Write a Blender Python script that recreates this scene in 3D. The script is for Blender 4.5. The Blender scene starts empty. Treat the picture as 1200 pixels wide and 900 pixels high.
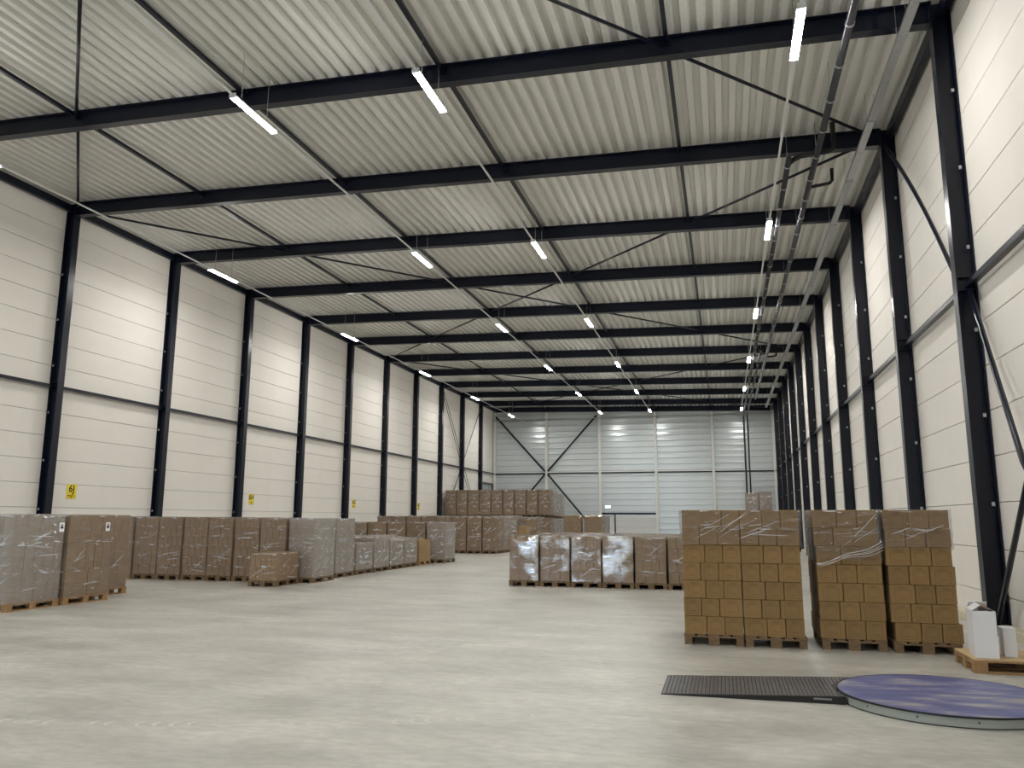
import bpy, bmesh, math, random
from mathutils import Vector, Matrix
random.seed(7)
SC = bpy.context.scene
COL = SC.collection

# ------------------------------------------------------------------ camera, world, exposure
CZ = 1.70
def camera():
    p, y, r = 0.16935, 0.25993, 0.00275
    cp, sp, cy, sy = math.cos(p), math.sin(p), math.cos(y), math.sin(y)
    F = Vector((-sy*cp, cy*cp, sp)); Rt = Vector((cy, sy, 0)); U = Rt.cross(F)
    c, s = math.cos(r), math.sin(r)
    R2 = c*Rt + s*U; U2 = -s*Rt + c*U
    cam = bpy.data.cameras.new('camera'); cam.sensor_width = 36.0
    cam.lens = 926.426/1200*36.0; cam.clip_end = 300; cam.clip_start = 0.05
    o = bpy.data.objects.new('camera', cam); COL.objects.link(o)
    M = Matrix((R2, U2, -F)).transposed().to_4x4(); M.translation = (0, 0, CZ)
    o.matrix_world = M
    SC.camera = o
camera()
W = bpy.data.worlds.new('sky'); SC.world = W; W.use_nodes = True
W.node_tree.nodes['Background'].inputs[0].default_value = (0.55, 0.74, 1.0, 1)
W.node_tree.nodes['Background'].inputs[1].default_value = 7.0
SC.view_settings.view_transform = 'Standard'; SC.view_settings.look = 'None'
SC.view_settings.exposure = 0.12; SC.view_settings.gamma = 1.0
SC.view_settings.use_curve_mapping = False
LAMP = 225.0

# ------------------------------------------------------------------ dimensions of the hall
XL, XR = -18.87, 4.10            # wall faces
CL, CR = -18.56, 3.78            # inner column faces
Y0, B = 18.60, 4.671             # column k = 0 and bay
YB, YF = Y0-6*B, 64.75           # back wall, far wall
SL = 0.0243                      # roof fall to the right
HB = 10.16                       # beam underside at the right column
BH, BW = 0.41, 0.21              # beam depth / flange
RAILZ = 5.48
TIES = [-14.2, -9.72, -5.18, -0.70]
def zbeam(x): return HB + SL*(CR-x)
def zdeck(x): return zbeam(x) + BH + 0.004
def yk(k): return Y0 + k*B

# ------------------------------------------------------------------ materials
MATS = {}
def nodes(name):
    m = bpy.data.materials.new(name); m.use_nodes = True
    nt = m.node_tree; b = nt.nodes['Principled BSDF']
    MATS[name] = m
    return m, nt, b
def N(nt, t, **kw):
    n = nt.nodes.new(t)
    for k, v in kw.items():
        if k in n.inputs: n.inputs[k].default_value = v
        else: setattr(n, k, v)
    return n
def plain(name, col, rough=0.5, metal=0.0, var=0.0, scale=6.0, bump=0.0, coords='Object', stretch=(1, 1, 1), spec=0.5):
    m, nt, b = nodes(name)
    b.inputs['Base Color'].default_value = (*col, 1); b.inputs['Roughness'].default_value = rough
    b.inputs['Metallic'].default_value = metal; b.inputs['Specular IOR Level'].default_value = spec
    if var or bump:
        tc = N(nt, 'ShaderNodeTexCoord'); mp = N(nt, 'ShaderNodeMapping'); mp.inputs['Scale'].default_value = stretch
        nz = N(nt, 'ShaderNodeTexNoise', Scale=scale, Detail=4.0)
        nt.links.new(tc.outputs[coords], mp.inputs[0]); nt.links.new(mp.outputs[0], nz.inputs['Vector'])
        if var:
            r = N(nt, 'ShaderNodeValToRGB')
            r.color_ramp.elements[0].position = 0.3; r.color_ramp.elements[1].position = 0.7
            r.color_ramp.elements[0].color = (*[c*(1-var) for c in col], 1)
            r.color_ramp.elements[1].color = (*[min(1, c*(1+var)) for c in col], 1)
            nt.links.new(nz.outputs['Fac'], r.inputs[0]); nt.links.new(r.outputs[0], b.inputs['Base Color'])
        if bump:
            bp = N(nt, 'ShaderNodeBump', Strength=bump, Distance=0.02)
            nt.links.new(nz.outputs['Fac'], bp.inputs['Height']); nt.links.new(bp.outputs[0], b.inputs['Normal'])
    return m
def sr(r, g, b):
    f = lambda c: (c/255/12.92) if c/255 <= 0.04045 else ((c/255+0.055)/1.055)**2.4
    return (f(r), f(g), f(b))

plain('steel', sr(11, 18, 35), 0.3, 0.0, 0.12, 3, spec=.35)
plain('steel_bare', sr(150, 152, 155), 0.35, 0.8)
plain('galv', sr(176, 178, 180), 0.38, 0.75, 0.1, 12)
plain('pipe', sr(52, 53, 58), 0.28, 0.2, 0.1, 5)
plain('panel', sr(231, 227, 220), 0.6, 0.0, 0.025, 0.9, spec=.3)
plain('joint', sr(120, 118, 114), 0.7)
plain('tray_wall', sr(204, 211, 212), 0.25, 0.3, 0.03, 0.8)
plain('white_steel', sr(215, 216, 212), 0.4)
plain('deck', sr(226, 226, 221), 0.45, 0.12, 0.05, 1.2, stretch=(1, .15, 1))
plain('wood', sr(150, 118, 80), 0.75, 0, 0.28, 9, 0.15, stretch=(1, 6, 6))
plain('wood_old', sr(112, 90, 64), 0.8, 0, 0.3, 9, 0.15, stretch=(1, 6, 6))
plain('plywood', sr(192, 166, 126), 0.7, 0, 0.1, 4, stretch=(1, 6, 1))
plain('carton_wrapped', sr(150, 124, 94), 0.75, 0, 0.09, 2.5, coords='Object')
plain('carton_dull', sr(148, 122, 94), 0.75, 0, 0.09, 2.5)
plain('carton_yellow', sr(152, 124, 88), 0.75, 0, 0.09, 2.5)
plain('white_card', sr(222, 222, 222), 0.6, 0, 0.02, 3)
plain('inside_card', sr(140, 110, 86), 0.8)
plain('paper', sr(235, 235, 232), 0.6)
plain('scratch_pale', sr(201, 199, 191), 0.6)
plain('ink', sr(25, 25, 25), 0.6)
plain('sign_yellow', sr(236, 214, 42), 0.45)
plain('sign_ink', sr(60, 48, 8), 0.5)
plain('rubber', sr(14, 14, 16), 0.5)
plain('ramp_steel', sr(112, 112, 116), 0.32, 0.6, 0.2, 14)
plain('skirt_grey', sr(150, 156, 148), 0.5, 0.1, 0.05, 4)
plain('door_leaf', sr(205, 207, 206), 0.4, 0.1, 0.02, 2)
plain('asphalt', sr(120, 120, 122), 0.9, 0, 0.2, 2)
plain('plinth', sr(196, 186, 164), 0.7, 0, 0.06, 3)
plain('lamp_body', sr(225, 228, 230), 0.35, 0.2)
def emis(name, col, s):
    m, nt, b = nodes(name)
    b.inputs['Base Color'].default_value = (*col, 1)
    b.inputs['Emission Color'].default_value = (*col, 1); b.inputs['Emission Strength'].default_value = s
emis('led', (1.0, 0.98, 0.94), LAMP)
emis('exit_glow', (0.65, 0.9, 1.0), 2.0)
def glass():
    m, nt, b = nodes('glass')
    b.inputs['Base Color'].default_value = (0.75, 0.85, 0.9, 1); b.inputs['Roughness'].default_value = 0.08
    b.inputs['Transmission Weight'].default_value = 0.8
glass()

def floor_mat():
    m, nt, b = nodes('concrete')
    tc = N(nt, 'ShaderNodeTexCoord')
    def noise(scale, det, st=(1, 1, 1), rot=0.0):
        mp = N(nt, 'ShaderNodeMapping'); mp.inputs['Scale'].default_value = st; mp.inputs['Rotation'].default_value = (0, 0, rot)
        n = N(nt, 'ShaderNodeTexNoise', Scale=scale, Detail=det, Roughness=0.62)
        nt.links.new(tc.outputs['Object'], mp.inputs[0]); nt.links.new(mp.outputs[0], n.inputs['Vector'])
        return n
    n1 = noise(0.35, 6, (.6, 1, 1), .25); n2 = noise(1.5, 8, (.45, 1, 1), .2); n3 = noise(12, 6, (.5, 1, 1), .1)
    r1 = N(nt, 'ShaderNodeValToRGB'); e = r1.color_ramp.elements
    e[0].position = .32; e[0].color = (*sr(166, 164, 156), 1); e[1].position = .68; e[1].color = (*sr(196, 194, 186), 1)
    nt.links.new(n1.outputs['Fac'], r1.inputs[0])
    def mul(prev, n, lo, hi, a, z):
        r = N(nt, 'ShaderNodeMapRange'); r.inputs[1].default_value = a; r.inputs[2].default_value = z
        r.inputs[3].default_value = lo; r.inputs[4].default_value = hi
        nt.links.new(n.outputs['Fac'], r.inputs[0])
        mx = N(nt, 'ShaderNodeMix', data_type='RGBA', blend_type='MULTIPLY'); mx.inputs['Factor'].default_value = 1
        nt.links.new(prev, mx.inputs['A']); nt.links.new(r.outputs[0], mx.inputs['B'])
        return mx.outputs['Result']
    c = mul(r1.outputs[0], n2, .80, 1.13, .36, .64)
    c = mul(c, n3, .87, 1.09, .36, .64)
    # scuffs: thin broken dark arcs
    wv = N(nt, 'ShaderNodeTexWave', Scale=0.45, Distortion=7.0, Detail=2.0); wv.wave_type = 'RINGS'
    nt.links.new(tc.outputs['Object'], wv.inputs['Vector'])
    c = mul(c, wv, 1.0, .965, .96, 1.0)
    nt.links.new(c, b.inputs['Base Color'])
    rr = N(nt, 'ShaderNodeMapRange'); rr.inputs[3].default_value = .27; rr.inputs[4].default_value = .45
    nt.links.new(n2.outputs['Fac'], rr.inputs[0]); nt.links.new(rr.outputs[0], b.inputs['Roughness'])
    b.inputs['Specular IOR Level'].default_value = 0.45
    bp = N(nt, 'ShaderNodeBump', Strength=.06, Distance=.01)
    nt.links.new(n3.outputs['Fac'], bp.inputs['Height']); nt.links.new(bp.outputs[0], b.inputs['Normal'])
floor_mat()

def carton_print():
    # brown board with a faint printed frame and a line of lettering on the face
    m, nt, b = nodes('carton_printed')
    tc = N(nt, 'ShaderNodeTexCoord'); sp = N(nt, 'ShaderNodeSeparateXYZ')
    nt.links.new(tc.outputs['Generated'], sp.inputs[0])
    def math_(op, a, c=None):
        n = N(nt, 'ShaderNodeMath', operation=op)
        for i, v in enumerate((a, c)):
            if v is None: continue
            if isinstance(v, (int, float)): n.inputs[i].default_value = v
            else: nt.links.new(v, n.inputs[i])
        return n.outputs[0]
    def boxm(cx, cz, hw, hh):
        dx = math_('ABSOLUTE', math_('SUBTRACT', sp.outputs['X'], cx))
        dz = math_('ABSOLUTE', math_('SUBTRACT', sp.outputs['Z'], cz))
        return math_('MULTIPLY', math_('LESS_THAN', dx, hw), math_('LESS_THAN', dz, hh))
    frame = math_('MULTIPLY', math_('SUBTRACT', boxm(.5, .42, .33, .31), boxm(.5, .42, .295, .275)), .75)
    nz = N(nt, 'ShaderNodeTexNoise', Scale=60.0, Detail=1.0); mp = N(nt, 'ShaderNodeMapping'); mp.inputs['Scale'].default_value = (1, 0.05, .25)
    nt.links.new(tc.outputs['Generated'], mp.inputs[0]); nt.links.new(mp.outputs[0], nz.inputs['Vector'])
    text = math_('MULTIPLY', boxm(.5, .82, .2, .05), math_('GREATER_THAN', nz.outputs['Fac'], .46))
    text2 = math_('MULTIPLY', boxm(.54, .27, .17, .04), math_('GREATER_THAN', nz.outputs['Fac'], .48))
    mask = math_('MULTIPLY', math_('MINIMUM', math_('ADD', math_('ADD', frame, text), text2), 1.0), .5)
    n2 = N(nt, 'ShaderNodeTexNoise', Scale=3.0, Detail=4.0)
    oi = N(nt, 'ShaderNodeObjectInfo')
    nt.links.new(tc.outputs['Object'], n2.inputs['Vector'])
    r = N(nt, 'ShaderNodeValToRGB'); e = r.color_ramp.elements
    e[0].position = .3; e[0].color = (*sr(124, 98, 58), 1); e[1].position = .7; e[1].color = (*sr(140, 111, 68), 1)
    nt.links.new(n2.outputs['Fac'], r.inputs[0])
    vr = N(nt, 'ShaderNodeMapRange'); vr.inputs[3].default_value = .9; vr.inputs[4].default_value = 1.07
    nt.links.new(oi.outputs['Random'], vr.inputs[0])
    m0 = N(nt, 'ShaderNodeMix', data_type='RGBA', blend_type='MULTIPLY'); m0.inputs['Factor'].default_value = 1
    nt.links.new(r.outputs[0], m0.inputs['A']); nt.links.new(vr.outputs[0], m0.inputs['B'])
    mx = N(nt, 'ShaderNodeMix', data_type='RGBA')
    nt.links.new(mask, mx.inputs['Factor']); nt.links.new(m0.outputs['Result'], mx.inputs['A'])
    mx.inputs['B'].default_value = (*sr(86, 62, 36), 1)
    nt.links.new(mx.outputs['Result'], b.inputs['Base Color']); b.inputs['Roughness'].default_value = .75
carton_print()

def film(name, base, streak, haze, rough=0.07, bump=0.9, dist=.16, patch=False):
    m = bpy.data.materials.new(name); m.use_nodes = True; nt = m.node_tree; nt.nodes.clear(); MATS[name] = m
    out = N(nt, 'ShaderNodeOutputMaterial')
    tr = N(nt, 'ShaderNodeBsdfTransparent'); tr.inputs[0].default_value = (.95, .955, .965, 1)
    gl = N(nt, 'ShaderNodeBsdfGlossy'); gl.inputs['Roughness'].default_value = rough; gl.inputs[0].default_value = (.95, .97, 1, 1)
    df = N(nt, 'ShaderNodeBsdfDiffuse'); df.inputs[0].default_value = (.85, .86, .88, 1)
    tc = N(nt, 'ShaderNodeTexCoord'); oi = N(nt, 'ShaderNodeObjectInfo')
    off = N(nt, 'ShaderNodeVectorMath', operation='SCALE'); off.inputs[0].default_value = (37, 21, 53)
    nt.links.new(oi.outputs['Random'], off.inputs['Scale'])
    add = N(nt, 'ShaderNodeVectorMath', operation='ADD')
    nt.links.new(tc.outputs['Object'], add.inputs[0]); nt.links.new(off.outputs[0], add.inputs[1])
    mp = N(nt, 'ShaderNodeMapping'); mp.inputs['Rotation'].default_value = (.45, .5, 0); mp.inputs['Scale'].default_value = (1.2, 1.2, 7)
    nt.links.new(add.outputs[0], mp.inputs[0])
    n1 = N(nt, 'ShaderNodeTexNoise', Scale=2.2, Detail=5.0, Roughness=.6, Distortion=.6)
    nt.links.new(mp.outputs[0], n1.inputs['Vector'])
    n2 = N(nt, 'ShaderNodeTexNoise', Scale=3.0, Detail=3.0)
    nt.links.new(add.outputs[0], n2.inputs['Vector'])
    sm = N(nt, 'ShaderNodeMath', operation='MULTIPLY_ADD'); sm.inputs[1].default_value = .6
    nt.links.new(n1.outputs['Fac'], sm.inputs[0]); nt.links.new(n2.outputs['Fac'], sm.inputs[2])
    bp = N(nt, 'ShaderNodeBump', Strength=bump, Distance=dist); nt.links.new(sm.outputs[0], bp.inputs['Height'])
    nt.links.new(bp.outputs[0], gl.inputs['Normal'])
    st = N(nt, 'ShaderNodeMapRange'); st.inputs[1].default_value = .58; st.inputs[2].default_value = .74
    st.inputs[3].default_value = base; st.inputs[4].default_value = base+streak
    nt.links.new((n2 if patch else n1).outputs['Fac'], st.inputs[0])
    if patch:
        n2.inputs['Scale'].default_value = 2.1; st.inputs[1].default_value = .48; st.inputs[2].default_value = .66
    lw = N(nt, 'ShaderNodeLayerWeight', Blend=.25); nt.links.new(bp.outputs[0], lw.inputs['Normal'])
    fr = N(nt, 'ShaderNodeMath', operation='MULTIPLY_ADD', use_clamp=True); fr.inputs[1].default_value = {'film_thin': .3, 'film_thick': .65}.get(name, .5)
    nt.links.new(lw.outputs['Fresnel'], fr.inputs[0]); nt.links.new(st.outputs[0], fr.inputs[2])
    m1 = N(nt, 'ShaderNodeMixShader'); m1.inputs[0].default_value = haze
    nt.links.new(tr.outputs[0], m1.inputs[1]); nt.links.new(df.outputs[0], m1.inputs[2])
    m2 = N(nt, 'ShaderNodeMixShader'); nt.links.new(fr.outputs[0], m2.inputs[0])
    nt.links.new(m1.outputs[0], m2.inputs[1]); nt.links.new(gl.outputs[0], m2.inputs[2])
    nt.links.new(m2.outputs[0], out.inputs[0])
film('film', .05, .5, .015)
film('film_thick', .12, .5, .14)
film('film_gloss', .05, .75, .01, .05, .5, .07, True)
film('film_thin', .05, .42, .012)

def disc_mat():
    m, nt, b = nodes('disc_blue')
    tc = N(nt, 'ShaderNodeTexCoord')
    n1 = N(nt, 'ShaderNodeTexNoise', Scale=2.0, Detail=5.0, Roughness=.6); n2 = N(nt, 'ShaderNodeTexNoise', Scale=1.0, Detail=6.0)
    mp = N(nt, 'ShaderNodeMapping'); mp.inputs['Scale'].default_value = (.9, 3.2, 1); mp.inputs['Rotation'].default_value = (0, 0, .3)
    nt.links.new(tc.outputs['Object'], mp.inputs[0]); nt.links.new(mp.outputs[0], n1.inputs['Vector']); nt.links.new(tc.outputs['Object'], n2.inputs['Vector'])
    r = N(nt, 'ShaderNodeValToRGB'); e = r.color_ramp.elements
    e[0].position = .45; e[0].color = (*sr(84, 90, 138), 1); e[1].position = .66; e[1].color = (*sr(156, 152, 148), 1)
    x = e.new(.54); x.color = (*sr(108, 112, 152), 1)
    nt.links.new(n1.outputs['Fac'], r.inputs[0])
    nt.links.new(r.outputs[0], b.inputs['Base Color']); b.inputs['Roughness'].default_value = .4
disc_mat()

# ------------------------------------------------------------------ mesh helpers
class MB:
    def __init__(s): s.v = []; s.f = []; s.smooth = []
    def box(s, x0, x1, y0, y1, z0, z1):
        n = len(s.v)
        s.v += [(x0,y0,z0),(x1,y0,z0),(x1,y1,z0),(x0,y1,z0),(x0,y0,z1),(x1,y0,z1),(x1,y1,z1),(x0,y1,z1)]
        s.f += [tuple(n+i for i in q) for q in ((0,3,2,1),(4,5,6,7),(0,1,5,4),(1,2,6,5),(2,3,7,6),(3,0,4,7))]
        return s
    def cbox(s, c, d): return s.box(c[0]-d[0]/2, c[0]+d[0]/2, c[1]-d[1]/2, c[1]+d[1]/2, c[2]-d[2]/2, c[2]+d[2]/2)
    def prism(s, pts, axis, a, b):
        # closed outline in the plane normal to axis, extruded from a to b
        n = len(s.v); k = len(pts)
        for t in (a, b):
            for u, w in pts:
                s.v.append({'x': (t,u,w), 'y': (u,t,w), 'z': (u,w,t)}[axis])
        for i in range(k):
            j = (i+1) % k; s.f.append((n+i, n+j, n+k+j, n+k+i))
        s.f.append(tuple(n+i for i in range(k))[::-1]); s.f.append(tuple(n+k+i for i in range(k)))
        return s
    def tube(s, pts, r, seg=8, cap=True):
        pts = [Vector(p) for p in pts]; rings = []
        d0 = (pts[1]-pts[0]).normalized(); up = Vector((0,0,1)) if abs(d0.z) < .9 else Vector((1,0,0))
        for i, p in enumerate(pts):
            if i == 0: d = pts[1]-pts[0]
            elif i == len(pts)-1: d = pts[-1]-pts[-2]
            else: d = (pts[i+1]-p).normalized()+(p-pts[i-1]).normalized()
            d.normalize(); a = d.cross(up)
            if a.length < 1e-4: a = d.cross(Vector((0,1,0)))
            a.normalize(); b = a.cross(d)
            up = b
            n = len(s.v); rings.append(n)
            for k in range(seg):
                t = 2*math.pi*k/seg; s.v.append(tuple(p+a*r*math.cos(t)+b*r*math.sin(t)))
        for i in range(len(rings)-1):
            for k in range(seg):
                j = (k+1) % seg
                s.f.append((rings[i]+k, rings[i]+j, rings[i+1]+j, rings[i+1]+k)); s.smooth.append(len(s.f)-1)
        if cap:
            s.f.append(tuple(rings[0]+k for k in range(seg))[::-1]); s.f.append(tuple(rings[-1]+k for k in range(seg)))
        return s
    def mesh(s, name, mat):
        me = bpy.data.meshes.new(name); me.from_pydata(s.v, [], s.f); me.materials.append(MATS[mat])
        bm = bmesh.new(); bm.from_mesh(me); bmesh.ops.recalc_face_normals(bm, faces=bm.faces); bm.to_mesh(me); bm.free()
        for i in s.smooth: me.polygons[i].use_smooth = True
        me.update()
        return me
def link(name, me, parent=None, loc=(0,0,0), rot=(0,0,0)):
    o = bpy.data.objects.new(name, me); COL.objects.link(o)
    o.location = loc; o.rotation_euler = rot
    if parent is not None: o.parent = parent
    return o
def empty(name, loc=(0,0,0), rz=0.0):
    o = bpy.data.objects.new(name, None); COL.objects.link(o); o.location = loc; o.rotation_euler = (0,0,rz)
    o.empty_display_size = .2
    return o
def tag(o, label, cat, group=None):
    o['label'] = label; o['category'] = cat
    if group: o['group'] = group
    return o
def struct(o, label=None, cat=None):
    o['kind'] = 'structure'
    if label: o['label'] = label
    if cat: o['category'] = cat
    return o
def stuff(o): o['kind'] = 'stuff'; return o
_bb = {}
def bevbox(dx, dy, dz, mat, bev=.004):
    # carton-like box standing on its base centre, soft edges, cached
    key = (round(dx,3), round(dy,3), round(dz,3), mat, bev)
    if key not in _bb:
        bm = bmesh.new(); bmesh.ops.create_cube(bm, size=1)
        for v in bm.verts: v.co = Vector((v.co.x*dx, v.co.y*dy, (v.co.z+.5)*dz))
        bmesh.ops.bevel(bm, geom=list(bm.edges), offset=bev, segments=1, affect='EDGES')
        me = bpy.data.meshes.new('box'); bm.to_mesh(me); bm.free(); me.materials.append(MATS[mat]); _bb[key] = me
    return _bb[key]
def isec(h, b, tf, tw):
    # I-section outline, centred
    return [(-b/2,-h/2),(b/2,-h/2),(b/2,-h/2+tf),(tw/2,-h/2+tf),(tw/2,h/2-tf),(b/2,h/2-tf),(b/2,h/2),(-b/2,h/2),(-b/2,h/2-tf),(-tw/2,h/2-tf),(-tw/2,-h/2+tf),(-b/2,-h/2+tf)]
ORD = ['zeroth','first','second','third','fourth','fifth','sixth','seventh','eighth','ninth','tenth','eleventh','twelfth','thirteenth','fourteenth','fifteenth','sixteenth']

# ------------------------------------------------------------------ floor, walls, ceiling
fl = struct(link('floor', MB().box(XL-.3, XR+.3, YB-.2, YF+.3, -.2, 0).mesh('floor', 'concrete')), 'pale grey polished concrete warehouse floor', 'floor')
link('yard_ground', MB().box(-60, 40, YB-60, YB-.2, -.3, -.1).mesh('yard', 'asphalt')); struct(bpy.data.objects['yard_ground'], 'asphalt yard outside the loading doors', 'ground')
TYRE = [(-6.01, 5.74), (-4.84, 5.98), (-3.74, 6.28), (-2.67, 6.67), (-1.59, 7.19)]
j0, j1 = Vector((-1.70,10.58,0)), Vector((-1.15,8.41,0))
dj = (j1-j0).normalized(); nj = Vector((-dj.y, dj.x, 0))*.006
mbj = MB(); mbj.prism([(p.x, p.y) for p in (j0-nj, j1-nj, j1+nj, j0+nj)], 'z', -.01, .0008)
tm_ = MB(); RT = random.Random(5)
P_ = [Vector(q) for q in TYRE]
for i in range(len(P_)-1):
    n_ = int((P_[i+1]-P_[i]).length/.13)
    d_ = (P_[i+1]-P_[i]).normalized(); e_ = Vector((-d_.y, d_.x))
    for j in range(n_):
        if RT.random() < .22: continue
        c_ = P_[i]+(P_[i+1]-P_[i])*(j/n_)+e_*RT.uniform(-.012,.012); w_ = RT.uniform(.012,.02); h_ = RT.uniform(.05,.08)
        for sg in (-1, 1):
            q = [c_-d_*w_, c_+d_*w_, c_+d_*(w_+.035)+e_*h_*sg, c_+d_*(.035-w_)+e_*h_*sg]
            tm_.prism([(a.x, a.y) for a in (q if sg > 0 else q[::-1])], 'z', -.002, .0006)
stuff(link('tyre_mark', tm_.mesh('tyre_mark', 'scratch_pale'), fl))
link('floor_scratch', mbj.mesh('scratch', 'scratch_pale'), fl)

def side_wall(name, x, sgn, pitch, z0, label):
    # sgn +1: room lies towards +X
    H = 11.6
    t = .05
    wl = struct(link(name, MB().box(min(x-sgn*t, x-sgn*.25), max(x-sgn*t, x-sgn*.25), YB-.2, YF+.3, -.2, H).mesh(name, 'joint')), label, 'wall')
    n = int((H-z0)/pitch)+1
    cache = {}
    for k in range(-6, 10):
        ya, yb = yk(k), min(yk(k+1), YF)
        for i in range(-1, n):
            za = max(0.0, z0+i*pitch); zb = min(z0+(i+1)*pitch, zdeck(x)+.2)
            if zb-za < .05: continue
            key = (round(yb-ya,3), round(zb-za,3))
            if key not in cache:
                g = .005; c = .006
                ly, lz = yb-ya, zb-za
                pr = [(0, g), (0, lz-g), (t-c, lz-g), (t, lz-g-c), (t, g+c), (t-c, g)]
                cache[key] = MB().prism([(sgn*(u-t), w) for u, w in pr], 'y', .002, ly-.002).mesh('wall_panel', 'panel')
            link('wall_panel', cache[key], wl, (x, ya, za))
    return wl
side_wall('wall_left', XL, 1, .684, .63, 'left hall wall of long pale horizontal sandwich panels')
side_wall('wall_right', XR, -1, .715, .545, 'right hall wall of pale horizontal sandwich panels')

def far_wall():
    wl = struct(link('wall_far', MB().box(XL-.2, XR+.2, YF+.06, YF+.3, -.2, 11.6).mesh('wall_far', 'joint')), 'far end wall of glossy grey horizontal cladding trays', 'wall')
    xs = [XL]+TIES+[XR]; p = .47; cache = {}
    for b in range(5):
        xa, xb = xs[b], xs[b+1]
        i = 0
        while i*p < zdeck(xa)+.1:
            if b == 2 and (i+1)*p <= 2.25: i += 1; continue       # the door opening
            z = i*p; lx = xb-xa
            key = round(lx, 2)
            if key not in cache:
                pr = [(0,.004),(0,p-.004),(.035,p-.004),(.06,p-.03),(.052,p*.5),(.06,.03),(.035,.004)]
                cache[key] = MB().prism([(.06-u, w) for u, w in pr], 'x', .003, lx-.003).mesh('wall_tray', 'tray_wall')
            link('wall_panel', cache[key], wl, (xa, YF, z)); i += 1
far_wall()

def back_wall():
    # behind the camera: three open loading doors let daylight in
    H = 11.6; t = .25
    holes = [(-15.6, -12.0), (-11.2, -7.6)]; hz = 4.2
    mb = MB(); y0, y1 = YB-t-.001, YB
    x = XL-.2
    for a, b in holes:
        mb.box(x, a, y0, y1, 0, hz); x = b
    mb.box(x, XR+.2, y0, y1, 0, hz); mb.box(XL-.2, XR+.2, y0, y1, hz, H)
    struct(link('wall_back', mb.mesh('wall_back', 'panel')), 'plain pale wall behind the viewer with loading doors', 'wall')
    fm = MB().box(-.12, 0, -.3, .05, 0, hz).box(3.6, 3.72, -.3, .05, 0, hz).box(-.12, 3.72, -.3, .05, hz, hz+.12).mesh('door_frame', 'steel')
    for i, (a, b) in enumerate(holes):
        struct(link('door_%d' % (i+4), fm, None, (a, YB, 0)), 'open loading door frame behind the viewer', 'door')
back_wall()

def ceiling():
    ce = struct(link('ceiling', MB().prism([(XL-.25, zdeck(XL-.25)+.16), (XR+.25, zdeck(XR+.25)+.16), (XR+.25, zdeck(XR+.25)+.3), (XL-.25, zdeck(XL-.25)+.3)], 'y', YB-.25, YF+.3).mesh('ceiling', 'joint')), 'ribbed light steel roof deck', 'ceiling')
    w = .58; n = 40; L = (YF+.2-YB)/6; d = .115
    pr = []
    for r in range(2):
        o = r*.29; pr += [(o, 0), (o+.125, 0), (o+.16, d), (o+.255, d)]
    pr.append((.58, 0))
    mb = MB(); k = len(pr)
    for y in (0, L-.006):
        for u, z in pr: mb.v.append((u, y, z))
    for i in range(k-1): mb.f.append((i, i+1, k+i+1, k+i))
    # small return edge so the sheet has thickness
    for y in (0, L-.006):
        for u, z in pr: mb.v.append((u, y, z+.006))
    for i in range(k-1): mb.f.append((2*k+i, 3*k+i, 3*k+i+1, 2*k+i+1))
    me = mb.mesh('deck_sheet', 'deck')
    a = math.atan(SL)
    for i in range(n):
        x = XL-.1+i*w
        if x > XR+.1: break
        for j in range(6):
            link('deck_sheet', me, ce, (x, YB+j*L, zdeck(x)), (0, a, 0))
ceiling()

struct(link('baseboard_right', MB().prism([(XR+.01,0),(XR-.15,0),(XR-.15,.12),(XR-.13,.14),(XR+.01,.14)], 'y', YB, YF).mesh('kerb', 'plinth')), 'low pale kerb along the foot of the right wall', 'kerb')
struct(link('baseboard_left', MB().prism([(XL-.01,0),(XL+.12,0),(XL+.12,.14),(XL-.01,.14)], 'y', YB, YF).mesh('kerb', 'plinth')), 'low pale kerb along the foot of the left wall', 'kerb')

# doors
def far_door():
    d = struct(empty('door_1', (TIES[1]+.08, YF, 0)), 'grey sectional door low in the far wall with dark lintel', 'door')
    w = TIES[2]-TIES[1]-.12
    link('lintel', MB().box(0, w, -.06, .0, 2.1, 2.24).mesh('lintel', 'steel'), d)
    link('door_post', MB().box(1.02, 1.12, -.04, .05, 0, 2.1).mesh('post', 'steel'), d)
    for i in range(4):
        link('door_panel', MB().box(1.12, w, .01, .07, i*.525+.004, (i+1)*.525-.004).mesh('door_panel', 'door_leaf'), d)
    link('side_panel', MB().box(0, 1.02, .02, .07, 0, 2.1).mesh('side_panel', 'door_leaf'), d)
    s = tag(empty('exit_sign', (-9.12, YF-.04, 2.62)), 'small lit pale blue exit sign above the far door lintel', 'sign')
    link('housing', MB().box(-.24,.24,-.06,.02,-.02,.2).mesh('housing', 'white_steel'), s)
    link('lit_face', MB().box(-.22,.22,-.068,-.06,0,.18).mesh('face', 'exit_glow'), s)
far_door()
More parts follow.
